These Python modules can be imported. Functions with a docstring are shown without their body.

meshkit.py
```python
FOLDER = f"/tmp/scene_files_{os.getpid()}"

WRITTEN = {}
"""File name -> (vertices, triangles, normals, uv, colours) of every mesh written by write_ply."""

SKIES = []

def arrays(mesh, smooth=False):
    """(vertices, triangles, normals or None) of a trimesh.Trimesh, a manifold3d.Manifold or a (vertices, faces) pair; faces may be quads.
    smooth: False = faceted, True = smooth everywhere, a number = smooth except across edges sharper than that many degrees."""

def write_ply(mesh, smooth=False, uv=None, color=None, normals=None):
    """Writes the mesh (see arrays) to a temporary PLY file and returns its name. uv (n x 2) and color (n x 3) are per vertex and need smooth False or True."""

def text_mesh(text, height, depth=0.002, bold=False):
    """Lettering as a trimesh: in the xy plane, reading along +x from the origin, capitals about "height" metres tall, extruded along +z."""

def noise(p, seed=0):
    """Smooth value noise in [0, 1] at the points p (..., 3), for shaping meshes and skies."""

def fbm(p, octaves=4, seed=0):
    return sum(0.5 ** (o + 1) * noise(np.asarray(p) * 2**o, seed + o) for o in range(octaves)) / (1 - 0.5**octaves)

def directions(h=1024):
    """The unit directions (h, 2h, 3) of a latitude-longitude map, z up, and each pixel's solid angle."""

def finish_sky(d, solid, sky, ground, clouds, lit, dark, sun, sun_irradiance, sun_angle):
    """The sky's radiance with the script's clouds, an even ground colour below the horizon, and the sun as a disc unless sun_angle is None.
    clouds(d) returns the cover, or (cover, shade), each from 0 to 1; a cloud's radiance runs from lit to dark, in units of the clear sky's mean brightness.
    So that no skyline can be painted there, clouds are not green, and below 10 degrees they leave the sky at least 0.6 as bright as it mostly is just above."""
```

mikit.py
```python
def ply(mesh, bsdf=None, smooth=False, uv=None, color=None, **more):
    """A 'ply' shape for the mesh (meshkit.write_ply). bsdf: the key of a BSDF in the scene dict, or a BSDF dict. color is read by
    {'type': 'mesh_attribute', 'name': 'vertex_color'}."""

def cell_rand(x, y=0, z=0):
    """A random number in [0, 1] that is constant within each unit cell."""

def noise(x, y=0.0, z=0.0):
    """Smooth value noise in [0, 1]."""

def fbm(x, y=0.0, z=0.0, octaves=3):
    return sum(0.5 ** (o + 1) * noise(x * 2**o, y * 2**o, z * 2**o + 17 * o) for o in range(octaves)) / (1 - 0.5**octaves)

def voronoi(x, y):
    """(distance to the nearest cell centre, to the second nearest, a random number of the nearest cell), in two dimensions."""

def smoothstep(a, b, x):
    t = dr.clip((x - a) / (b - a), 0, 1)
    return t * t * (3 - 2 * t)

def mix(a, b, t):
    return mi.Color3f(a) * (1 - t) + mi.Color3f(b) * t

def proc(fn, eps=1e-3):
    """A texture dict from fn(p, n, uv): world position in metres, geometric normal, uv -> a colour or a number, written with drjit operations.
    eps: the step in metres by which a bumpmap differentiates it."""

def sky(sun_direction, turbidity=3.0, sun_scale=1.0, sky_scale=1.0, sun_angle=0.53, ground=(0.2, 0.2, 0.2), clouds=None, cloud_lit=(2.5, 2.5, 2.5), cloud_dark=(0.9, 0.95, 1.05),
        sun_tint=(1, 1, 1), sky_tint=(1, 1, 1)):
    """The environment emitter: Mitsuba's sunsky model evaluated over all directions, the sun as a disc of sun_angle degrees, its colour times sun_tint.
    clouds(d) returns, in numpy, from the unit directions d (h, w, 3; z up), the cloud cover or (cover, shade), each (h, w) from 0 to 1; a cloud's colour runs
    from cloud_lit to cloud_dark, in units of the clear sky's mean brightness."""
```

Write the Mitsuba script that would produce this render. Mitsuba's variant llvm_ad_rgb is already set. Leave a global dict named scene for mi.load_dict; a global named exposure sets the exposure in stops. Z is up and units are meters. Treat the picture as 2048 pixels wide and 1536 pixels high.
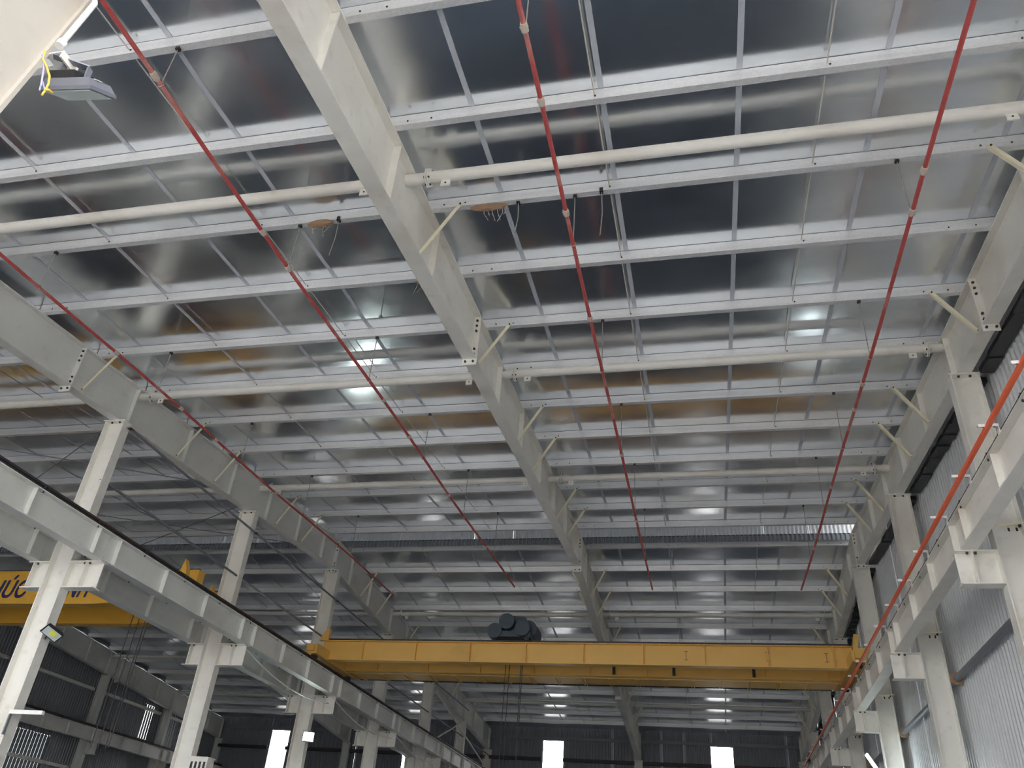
import math, random
import numpy as np, trimesh, mitsuba as mi, drjit as dr, mikit, meshkit
from mikit import proc, fbm, noise, voronoi, smoothstep, mix, cell_rand

random.seed(7)
T = mi.ScalarTransform4f
S, ZO = 2 / 3, 1.6          # one drawing unit is 2/3 m; unit z is measured from the eye, which stands 1.6 m above the floor
scene, labels = {}, {}

# ------------------------------------------------------------------ camera, sky, exposure
YAW, PITCH, ROLL, FOC = -0.2584, 0.5720, 0.0830, 1606.4
fw = np.array([math.sin(YAW) * math.cos(PITCH), math.cos(YAW) * math.cos(PITCH), math.sin(PITCH)])
rt = np.array([math.cos(YAW), -math.sin(YAW), 0.0]); up0 = np.cross(rt, fw)
up = -rt * math.sin(ROLL) + up0 * math.cos(ROLL)
scene['camera'] = {'type': 'perspective', 'fov': 2 * math.degrees(math.atan(1024 / FOC)), 'fov_axis': 'x', 'near_clip': 0.05, 'far_clip': 500.0,
                   'to_world': T().look_at(origin=[0, 0, ZO], target=[float(fw[0]), float(fw[1]), ZO + float(fw[2])], up=[float(x) for x in up])}


def haze_clouds(d):
    n = meshkit.fbm(d * np.array([3.0, 3.0, 6.0]), 4, 3)
    return np.clip(0.85 + 1.2 * (n - 0.5), 0, 1), np.clip(0.3 + 1.5 * (n - 0.5), 0, 1)


scene['sky'] = mikit.sky((-0.35, -0.80, 1.15), turbidity=4.0, sun_scale=0.2, sky_scale=1.0, ground=(0.35, 0.34, 0.31), clouds=haze_clouds,
                         cloud_lit=(5.05, 5.0, 4.9), cloud_dark=(3.35, 3.3, 3.25), sun_tint=(1.0, 0.97, 0.93))
exposure = 3.2


# ------------------------------------------------------------------ materials
def lin(r, g, b):
    return [((c / 255) / 12.92 if c / 255 < 0.04045 else ((c / 255 + 0.055) / 1.055) ** 2.4) for c in (r, g, b)]


def principled(col, rough, metal=0.0, spec=0.5, **k):
    c = {'type': 'rgb', 'value': col} if isinstance(col, (list, tuple)) else col
    r = rough
    return {'type': 'twosided', 'bsdf': {'type': 'principled', 'base_color': c, 'roughness': r, 'metallic': metal, 'specular': spec, **k}}


def dirt(col, soil, amount, fx=1.3, streak=False):
    c0, c1 = mi.Color3f(col), mi.Color3f(soil)

    def fn(p, n, uv):
        a = fbm(p.x * fx + 3, p.y * fx, p.z * fx * (0.35 if streak else 1.0), 4)
        b = fbm(p.x * 9, p.y * 9, p.z * 9 + 5, 2)
        t = smoothstep(0.42, 0.8, a) * 0.8 + smoothstep(0.62, 0.85, b) * 0.35
        return c0 * (1 - t * amount) + c1 * (t * amount)
    return proc(fn)


def galv_fn(p, n, uv):
    d1, d2, w = voronoi((p.x + p.y * 0.31) * 55, (p.y + p.z * 1.7) * 55)
    s = fbm(p.x * 1.1, p.y * 6, p.z * 14, 3)
    return mi.Color3f(0.84, 0.85, 0.86) * (0.84 + 0.10 * w + 0.22 * (s - 0.5))


def foil_rough(p, n, uv):
    return 0.175 + 0.08 * smoothstep(0.4, 0.75, fbm(p.x * 0.6, p.y * 0.5, p.z, 3)) + 0.03 * noise(p.x * 5, p.y * 5)


def foil_col(p, n, uv):
    t = smoothstep(0.45, 0.8, fbm(p.x * 0.8 + 9, p.y * 1.3, p.z, 4))
    rust = smoothstep(0.66, 0.82, fbm(p.x * 0.25 + 31, p.y * 0.6 + 4, 1.0, 3))
    c = mi.Color3f(0.77, 0.80, 0.835) * (1 - 0.22 * t)
    return c * (1 - 0.28 * rust) + mi.Color3f(0.52, 0.44, 0.34) * (0.28 * rust)


def floor_fn(p, n, uv):
    a = fbm(p.x * 0.35, p.y * 0.35, 0.0, 5)
    b = noise(p.x * 14, p.y * 14)
    return mi.Color3f(0.125, 0.150, 0.190) * (0.75 + 0.6 * (a - 0.5) + 0.12 * (b - 0.5))


def yard_fn(p, n, uv):
    return mi.Color3f(0.36, 0.36, 0.36) * (0.85 + 0.4 * (fbm(p.x * 0.5, p.y * 0.5, 0.0, 5) - 0.5))


def orange_fn(p, n, uv):
    a = fbm(p.x * 1.4, p.y * 2, p.z * 1.1, 4)
    t = smoothstep(0.5, 0.85, a) * 0.35
    return mi.Color3f(0.72, 0.43, 0.105) * (1 - t) + mi.Color3f(0.48, 0.27, 0.07) * t


def red_fn(p, n, uv):
    t = smoothstep(0.55, 0.78, fbm(p.x * 6, p.y * 3.2, p.z * 6, 3)) * 0.6
    return mi.Color3f(0.50, 0.085, 0.08) * (1 - t) + mi.Color3f(0.62, 0.30, 0.26) * t


scene['beige_paint'] = principled(dirt((0.77, 0.755, 0.70), (0.50, 0.45, 0.38), 0.55), 0.42)
scene['white_paint'] = principled(dirt((0.78, 0.765, 0.71), (0.50, 0.45, 0.38), 0.55, 1.8, True), 0.45)
scene['grey_paint'] = principled(dirt((0.70, 0.705, 0.67), (0.47, 0.45, 0.40), 0.5, 0.9), 0.42)
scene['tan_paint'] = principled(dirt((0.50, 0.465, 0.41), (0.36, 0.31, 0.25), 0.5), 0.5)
scene['galvanised'] = principled(proc(galv_fn), 0.42, 0.35)
scene['foil'] = principled(proc(foil_col), proc(foil_rough), 1.0)
scene['tape'] = principled([0.52, 0.55, 0.60], 0.5, 0.0)
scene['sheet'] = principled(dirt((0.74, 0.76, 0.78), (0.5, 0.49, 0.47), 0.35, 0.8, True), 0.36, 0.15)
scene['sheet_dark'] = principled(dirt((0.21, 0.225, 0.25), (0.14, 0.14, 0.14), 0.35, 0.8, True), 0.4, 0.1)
scene['roof_sheet'] = principled([0.40, 0.42, 0.45], 0.5)
scene['concrete'] = principled(proc(floor_fn), 0.55)
scene['yard'] = principled(proc(yard_fn), 0.9, spec=0.2)
scene['yellow_paint'] = principled(proc(orange_fn), 0.4)
scene['bright_yellow'] = principled(dirt((0.78, 0.43, 0.06), (0.55, 0.30, 0.04), 0.3), 0.38)
scene['letter_blue'] = principled([0.030, 0.026, 0.115], 0.5)
scene['red_paint'] = principled(proc(red_fn), 0.42)
scene['orange_plastic'] = principled([0.80, 0.13, 0.045], 0.45)
scene['dark_steel'] = principled(dirt((0.055, 0.052, 0.055), (0.11, 0.06, 0.045), 0.6), 0.55, 0.3)
scene['tie_steel'] = principled([0.22, 0.235, 0.26], 0.5, 0.3)
scene['hoist_paint'] = principled([0.045, 0.065, 0.085], 0.5)
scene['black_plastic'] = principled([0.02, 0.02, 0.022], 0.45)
scene['lamp_grey'] = principled([0.20, 0.21, 0.25], 0.4, 0.3)
scene['white_plastic'] = principled([0.85, 0.85, 0.82], 0.35)
scene['cream_angle'] = principled([0.78, 0.73, 0.55], 0.45)
scene['bolt_steel'] = principled([0.05, 0.045, 0.04], 0.5, 0.5)
scene['wire_steel'] = principled([0.40, 0.38, 0.35], 0.4, 0.6)
scene['rod_steel'] = principled([0.70, 0.67, 0.60], 0.45, 0.2)
scene['lamp_glass'] = principled([0.55, 0.62, 0.60], 0.12, spec=0.7)
scene['chip_yellow'] = principled([0.80, 0.83, 0.10], 0.4)
scene['cable_yellow'] = principled([0.80, 0.52, 0.08], 0.5)
scene['cable_lilac'] = principled([0.38, 0.36, 0.55], 0.5)
scene['nest_brown'] = principled([0.34, 0.22, 0.14], 0.9)
scene['web_silk'] = principled([0.55, 0.47, 0.40], 0.9)
scene['pane'] = {'type': 'thindielectric', 'int_ior': 1.5}
scene['translucent'] = {'type': 'principledthin', 'base_color': {'type': 'rgb', 'value': [0.9, 0.93, 0.92]}, 'roughness': 0.5, 'diff_trans': 1.55, 'spec_trans': 0.0}


# ------------------------------------------------------------------ mesh helpers (all lengths in drawing units)
class MB:
    def __init__(self):
        self.v, self.f, self.n = [], [], 0

    def add(self, v, f):
        v, f = np.asarray(v, float), np.asarray(f, int)
        self.v.append(v); self.f.append(f + self.n); self.n += len(v)
        return self

    def hexa(self, p):
        """8 corners: four of one end (counter-clockwise), then four of the other."""
        q = [[0, 3, 2, 1], [4, 5, 6, 7], [0, 1, 5, 4], [1, 2, 6, 5], [2, 3, 7, 6], [3, 0, 4, 7]]
        p = np.asarray(p, float)
        f = [t for a, b, c, d in q for t in ((a, b, c), (a, c, d))]
        m = trimesh.Trimesh(p, f, process=False)
        if m.volume < 0:
            f = [(a, c, b) for a, b, c in f]
        return self.add(p, f)

    def box(self, x0, x1, y0, y1, z0, z1):
        return self.hexa([(x0, y0, z0), (x1, y0, z0), (x1, y1, z0), (x0, y1, z0), (x0, y0, z1), (x1, y0, z1), (x1, y1, z1), (x0, y1, z1)])

    def bar(self, a, b, w, h, side=(1, 0, 0)):
        """A square bar from a to b, w along side and h across it."""
        a, b, s = np.asarray(a, float), np.asarray(b, float), np.asarray(side, float)
        t = (b - a) / np.linalg.norm(b - a); s = s - t * (s @ t); s /= np.linalg.norm(s); u = np.cross(t, s)
        c = [(-.5, -.5), (.5, -.5), (.5, .5), (-.5, .5)]
        return self.hexa([e + s * w * i + u * h * j for e in (a, b) for i, j in c])

    def prism(self, poly, axis, lo, hi):
        """A polygon (list of 2-D points) extruded along axis 0, 1 or 2."""
        poly = np.asarray(poly, float); n = len(poly)
        from shapely.geometry import Polygon
        tv, tf = trimesh.creation.triangulate_polygon(Polygon(poly), engine='earcut')
        m = trimesh.creation.extrude_triangulation(tv, tf, hi - lo)
        v = np.asarray(m.vertices)
        if axis == 2:
            v = np.c_[v[:, 0], v[:, 1], v[:, 2] + lo]; f = m.faces
        elif axis == 0:
            v = np.c_[v[:, 2] + lo, v[:, 0], v[:, 1]]; f = m.faces
        else:
            v = np.c_[v[:, 0], v[:, 2] + lo, v[:, 1]]; f = m.faces[:, ::-1]
        return self.add(v, f)

    def tube(self, pts, r, n=8, cap=True):
        p = np.asarray(pts, float); r = np.broadcast_to(r, (len(p),))
        t = np.gradient(p, axis=0); t /= np.linalg.norm(t, axis=1, keepdims=True)
        ref = np.where(np.abs(t[:, 2:]) < 0.9, [0, 0, 1.0], [1.0, 0, 0])
        a = np.cross(t, ref); a /= np.linalg.norm(a, axis=1, keepdims=True); b = np.cross(a, t)
        an = np.arange(n) * 2 * np.pi / n
        v = (p[:, None] + r[:, None, None] * (np.cos(an)[None, :, None] * a[:, None] - np.sin(an)[None, :, None] * b[:, None])).reshape(-1, 3)
        f = []
        for i in range(len(p) - 1):
            for j in range(n):
                k = (j + 1) % n
                f += [(i * n + j, i * n + k, (i + 1) * n + k), (i * n + j, (i + 1) * n + k, (i + 1) * n + j)]
        if cap:
            m = (len(p) - 1) * n
            f += [(0, k + 1, k) for k in range(1, n - 1)] + [(m, m + k, m + k + 1) for k in range(1, n - 1)]
        mm = trimesh.Trimesh(v, f, process=False)
        if cap and mm.volume < 0:
            f = [(x, z, y) for x, y, z in f]
        return self.add(v, f)

    def cyl(self, a, b, r, n=12):
        return self.tube([a, b], r, n)

    def mesh(self):
        v, f = np.vstack(self.v), np.vstack(self.f)
        v = v * S + np.array([0, 0, ZO])
        return trimesh.Trimesh(v, f, process=False)


def free(name):
    if name not in scene and name not in labels:
        return name
    k = 1
    while f'{name}_{k:03d}' in scene or f'{name}_{k:03d}' in labels:
        k += 1
    return f'{name}_{k:03d}'


nxt = {}


def key_for(name, parent=None):
    full = f'{parent}__{name}' if parent else name
    if full not in nxt:
        nxt[full] = 0
        return full
    nxt[full] += 1
    return f'{full}_{nxt[full]:03d}'


def put(name, mb, mat, parent=None, smooth=False, label=None, kind=None):
    k = key_for(name, parent)
    scene[k] = mikit.ply(mb.mesh(), mat, smooth)
    if label or kind:
        labels.setdefault(k, {})
        if label: labels[k]['label'] = label
        if kind: labels[k]['kind'] = kind
    return k


def thing(name, label, cat, group=None):
    k = key_for(name)
    labels[k] = {'label': label, 'category': cat}
    if group: labels[k]['group'] = group
    return k


def struct(name, mb, mat, smooth=False):
    k = put(name, mb, mat, None, smooth); labels[k] = {'kind': 'structure'}
    return k


def group_struct(name):
    k = key_for(name); labels[k] = {'kind': 'structure'}
    return k


def seen(i, first, what):
    return f'{ORD[i - first]} {what}' if i >= first else 'outside the frame'


ORD = ['first', 'second', 'third', 'fourth', 'fifth', 'sixth', 'seventh', 'eighth', 'ninth', 'tenth', 'eleventh', 'twelfth', 'thirteenth', 'fourteenth', 'fifteenth']

# ------------------------------------------------------------------ the hall's measures
XF = [-34.85, -24.75, -14.65, -4.55, 5.56]            # frame lines
BAY = ['far left bay', 'bay left of the column row', 'bay left of the centre rafter', 'right bay']
FRAME = ['far left gable', 'next left frame', 'left column row', 'centre', 'right wall']
YC = [15.36 + 6.93 * k for k in range(-2, 7)]         # column lines 1.5 ... 56.94
RIDGE, ZR, SL = 29.2, 12.12, 0.0815
YE, Y0 = 57.15, 1.35                                  # end wall, open side
FLOOR = -2.4


def zp(y):                                            # underside of the purlins = top of the rafters
    return ZR - SL * abs(y - RIDGE)


YP_N = [7.88 + 2.03 * k for k in range(-3, 11)]
YP_F = [30.21 + 2.075 * k for k in range(0, 13)]
YP = YP_N + YP_F
PD = 0.225                                            # purlin depth


def bolt(mb, p, axis, r=0.022, h=0.03):
    p = np.asarray(p, float); d = np.zeros(3); d[axis] = h
    mb.cyl(p - d, p + d, r, 6)


# ------------------------------------------------------------------ setting: ground, floor
mb = MB(); mb.box(XF[0] - 0.6, XF[4] + 0.75, Y0 - 0.3, YE + 0.4, FLOOR - 0.3, FLOOR); struct('floor', mb, 'concrete')
mb = MB()
mb.box(-160, 130, -140, Y0 - 0.3, FLOOR - 0.35, FLOOR - 0.05)
mb.box(-160, 130, YE + 0.4, 190, FLOOR - 0.35, FLOOR - 0.05)
mb.box(-160, XF[0] - 0.6, Y0 - 0.3, YE + 0.4, FLOOR - 0.35, FLOOR - 0.05)
mb.box(XF[4] + 0.75, 130, Y0 - 0.3, YE + 0.4, FLOOR - 0.35, FLOOR - 0.05)
struct('ground', mb, 'yard')


# ------------------------------------------------------------------ setting: roof foil, seam tapes, outer sheets
def foil_z(x, y):
    near = np.where(y < RIDGE, (y - YP_N[0]) / 2.03, (y - YP_F[0]) / 2.075)
    fr = near - np.floor(near)
    base = ZR - SL * np.abs(y - RIDGE) + PD + 0.012
    n = meshkit.fbm(np.stack([x * 0.55, y * 0.8, 0 * x + 2.5], -1), 3, 5) - 0.5
    return base - 0.020 * np.sin(np.pi * fr) ** 0.8 + 0.030 * n * np.sin(np.pi * fr)


ceil = group_struct('ceiling')
xt = [1.0 + 2.06 * k for k in range(-18, 4)]
xs_edges = [XF[0] - 0.35] + [x for x in xt if XF[0] < x < XF[4] + 0.4] + [XF[4] + 0.55]


def foil_strip(x0, x1, y0, y1, nx, drop=0.0):
    ny = int((y1 - y0) / 0.17)
    gx, gy = np.meshgrid(np.linspace(x0, x1, nx), np.linspace(y0, y1, ny))
    z = foil_z(gx, gy) - drop
    v = np.stack([gx, gy, z], -1).reshape(-1, 3)
    i = np.arange((ny - 1) * nx).reshape(ny - 1, nx)[:, :-1].ravel()
    f = np.vstack([np.c_[i, i + nx, i + nx + 1], np.c_[i, i + nx + 1, i + 1]])
    mb = MB(); mb.add(v, f)
    return mb


for ya, yb in ((Y0 - 0.2, 28.34), (30.06, YE + 0.3)):
    for a, b in zip(xs_edges[:-1], xs_edges[1:]):
        put('foil_sheet', foil_strip(a, b, ya, yb, 12), 'foil', ceil, True)
    for x in xs_edges[1:-1]:
        put('seam_tape', foil_strip(x - 0.045, x + 0.045, ya, yb, 2, 0.006), 'tape', ceil, True)
    mb = MB()
    x0, x1 = XF[0] - 0.6, XF[4] + 0.8
    za, zb = zp(ya) + PD + 0.06, zp(yb) + PD + 0.06
    mb.hexa([(x0, ya, za), (x1, ya, za), (x1, ya, za + 0.05), (x0, ya, za + 0.05), (x0, yb, zb), (x1, yb, zb), (x1, yb, zb + 0.05), (x0, yb, zb + 0.05)])
    put('roof_sheet', mb, 'roof_sheet', ceil)


# ------------------------------------------------------------------ corrugated sheets
def corrugated(u0, u1, z0, z1, pitch=0.21, amp=0.040, ztop=None):
    """Profile points along u with heights z0..z1 (z1 may be a function of u): (u, offset, z) grid."""
    k0 = math.floor(u0 / pitch); us = []
    for i in range(k0, int(math.ceil(u1 / pitch)) + 1):
        for a, o in ((0.0, 0), (0.32, 0), (0.5, 1), (0.82, 1)):
            u = (i + a) * pitch
            if u0 <= u <= u1: us.append((u, o))
    us = [(u0, us[0][1])] + us + [(u1, us[-1][1])]
    us = np.array(us)
    top = np.array([z1(u) if callable(z1) else z1 for u in us[:, 0]])
    bot = np.array([z0(u) if callable(z0) else z0 for u in us[:, 0]])
    n = len(us)
    lo = np.c_[us[:, 0], us[:, 1] * amp, bot]; hi = np.c_[us[:, 0], us[:, 1] * amp, top]
    i = np.arange(n - 1)
    f = np.vstack([np.c_[i, i + 1, i + n + 1], np.c_[i, i + n + 1, i + n]])
    return np.vstack([lo, hi]), f


def sheet_wall(root, plane, at, u0, u1, z0, z1, mat, width=1.6, face=1, gaps=(), name='panel'):
    """Upright corrugated panels. plane 'x': wall at x = at running along y; plane 'y': at y = at running along x. gaps: (u0, u1, z0, z1) openings."""
    cuts = sorted(set([u0, u1] + [g for gp in gaps for g in gp[:2]]))
    for a, b in zip(cuts[:-1], cuts[1:]):
        hole = [g for g in gaps if g[0] <= a + 1e-6 and g[1] >= b - 1e-6]
        n = max(1, round((b - a) / width)); e = np.linspace(a, b, n + 1)
        for c, d in zip(e[:-1], e[1:]):
            spans = [(z0, z1)] if not hole else ([(z0, hole[0][2])] + [(hole[0][3], z1)])
            for s0, s1 in spans:
                if not callable(s1) and not callable(s0) and s1 - s0 < 0.02: continue
                v, f = corrugated(c + 0.004, d + 0.014, s0, s1)
                off = at + face * (v[:, 1] + 0.003 * (round(c * 10) % 2))
                w = np.c_[off, v[:, 0], v[:, 2]] if plane == 'x' else np.c_[v[:, 0], off, v[:, 2]]
                mb = MB(); mb.add(w, f); put(name, mb, mat, root)


def roof_line(y):
    return zp(y) + PD - 0.02


wr = group_struct('wall_right')
sheet_wall(wr, 'x', 6.16, Y0, YE, FLOOR, roof_line, 'sheet', face=-1)
wl = group_struct('wall_left')
LW = [(37.9, 40.9, 3.0, 5.9), (48.2, 49.2, 7.1, 9.1), (50.4, 52.1, 7.1, 9.6)]
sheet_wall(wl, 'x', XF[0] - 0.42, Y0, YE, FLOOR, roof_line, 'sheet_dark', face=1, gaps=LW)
wb = group_struct('wall_back')
WX = [-30.1, -20.0, -10.2, 0.68]
gaps = [(x - 0.7, x + 0.7, -1.0, 9.27) for x in WX]
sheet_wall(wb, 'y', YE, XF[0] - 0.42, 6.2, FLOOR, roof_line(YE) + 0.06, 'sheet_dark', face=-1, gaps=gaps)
wfr = group_struct('wall_front')
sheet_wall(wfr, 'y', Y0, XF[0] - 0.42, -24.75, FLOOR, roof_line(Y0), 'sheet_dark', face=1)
sheet_wall(wfr, 'y', Y0, -24.75, 6.2, 9.5, roof_line(Y0), 'sheet', face=1)

# tall translucent strips of the end wall
for k, x in enumerate(WX):
    w = group_struct(f'window_{k + 1}')
    mb = MB(); mb.box(x - 0.7, x + 0.7, YE + 0.005, YE + 0.012, -1.0, 9.27); put('glass_pane', mb, 'pane', w)
    for z in (2.2, 5.1):
        mb = MB(); mb.box(x - 0.72, x + 0.72, YE + 0.02, YE + 0.06, z - 0.03, z + 0.03); put('glazing_bar', mb, 'dark_steel', w)
for k, g in enumerate(LW):
    w = group_struct(f'window_{k + 5}')
    mb = MB(); mb.box(XF[0] - 0.47, XF[0] - 0.45, g[0], g[1], g[2], g[3]); put('glass_pane', mb, 'translucent', w)
    rw = (0.112, 0.082, 0.118)[k]
    for u in np.arange(g[0] + 0.1, g[1], 0.26):
        mb = MB(); mb.box(XF[0] - 0.43, XF[0] - 0.41, u - rw, u + rw, g[2], g[3]); put('rib', mb, 'sheet_dark', w)

# trim and girts of the walls
for nm, mbf in (('trim_1', (XF[0], 6.1, YE - 0.10, YE - 0.04, 9.30, 9.52)),):
    mb = MB(); mb.box(*mbf); struct(nm, mb, 'sheet_dark')


def channel(mb, a, b, d, w, th=0.02, axis='y', face=-1):
    """A C girt between a and b lying along an axis; depth d along the wall's normal, height w."""
    if axis == 'x':
        x0, x1, y, z = a[0], b[0], a[1], a[2]
        mb.box(x0, x1, y, y + th, z - w / 2, z + w / 2)
        mb.box(x0, x1, y, y + d, z + w / 2 - th, z + w / 2); mb.box(x0, x1, y, y + d, z - w / 2, z - w / 2 + th)
    else:
        y0, y1, x, z = a[1], b[1], a[0], a[2]
        mb.box(x, x + th, y0, y1, z - w / 2, z + w / 2)
        mb.box(min(x, x - face * d), max(x, x - face * d), y0, y1, z + w / 2 - th, z + w / 2)
        mb.box(min(x, x - face * d), max(x, x - face * d), y0, y1, z - w / 2, z - w / 2 + th)


for i, z in enumerate((8.09, 5.3, 2.4)):
    for b in range(4):
        t = thing('wall_girt', f"{('upper', 'middle', 'lower')[i]} dark steel girt across the far end wall, {BAY[b]}", 'girt', 'girts of the far end wall')
        for xa, xb in ((XF[b] + 0.15, WX[b] - 0.71), (WX[b] + 0.71, XF[b + 1] - 0.15)):
            mb = MB(); channel(mb, (xa, YE - 0.30, z), (xb, YE - 0.30, z), 0.25, 0.2, axis='x'); put('channel', mb, 'dark_steel', t)
for i, z in enumerate((8.8, 6.95, 4.6)):
    for c in range(3, 8):
        t = thing('side_girt', f"{('upper', 'middle', 'lower')[i]} pale girt on far left wall, {ORD[c - 3]} gap from near end", 'girt', 'girts of the far left wall')
        mb = MB(); channel(mb, (XF[0] - 0.20, YC[c] + 0.2, z), (XF[0] - 0.20, YC[c + 1] - 0.2, z), 0.15, 0.16, face=1); put('channel', mb, 'beige_paint', t)

# ------------------------------------------------------------------ ridge vent
rv = group_struct('trim_2')
x0, x1 = XF[0] - 0.4, XF[4] + 0.6
for c in np.arange(x0, x1 - 0.1, 1.64):
    v, f = corrugated(c, min(c + 1.64, x1), 12.42, 13.35, 0.15, 0.02)
    mb = MB(); mb.add(np.c_[v[:, 0], 30.12 - v[:, 1], v[:, 2]], f); put('vent_panel', mb, 'sheet', rv)
    v, f = corrugated(c, min(c + 1.64, x1), 12.16, 12.42, 0.16, 0.04)
    mb = MB(); mb.add(np.c_[v[:, 0], 30.02 - v[:, 1], v[:, 2]], f); put('ridge_flashing', mb, 'sheet_dark', rv)
mb = MB(); mb.box(x0, x1, 27.6, 30.9, 13.42, 13.48); put('vent_cap', mb, 'roof_sheet', rv)
mb = MB(); mb.box(x0, x1, 28.30, 28.33, 12.25, 13.25); put('vent_upstand', mb, 'roof_sheet', rv)
mb = MB(); mb.box(x0, x1, 30.0, 30.1, 12.40, 12.43); put('vent_ledge', mb, 'dark_steel', rv)

# ------------------------------------------------------------------ frames: rafters
FT, WT = 0.03, 0.02                                    # flange and web thickness


def raft_bottom(frame, y):
    """Underside of the rafter of a frame at y."""
    d = abs(y - RIDGE)
    if frame == 3:
        if y < 13.5: return 9.69 - 0.112 * (13.5 - y)
        if y <= RIDGE: return 9.69 + (10.92 - 9.69) * (y - 13.5) / (RIDGE - 13.5)
        return 10.86 - 0.096 * (y - RIDGE)
    if y < 13.5: return 9.69 - 0.085 * (13.5 - y)
    if y <= RIDGE: return 9.69 + (10.92 - 9.69) * (y - 13.5) / (RIDGE - 13.5)
    return 10.90 - 0.084 * (y - RIDGE)


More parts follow.
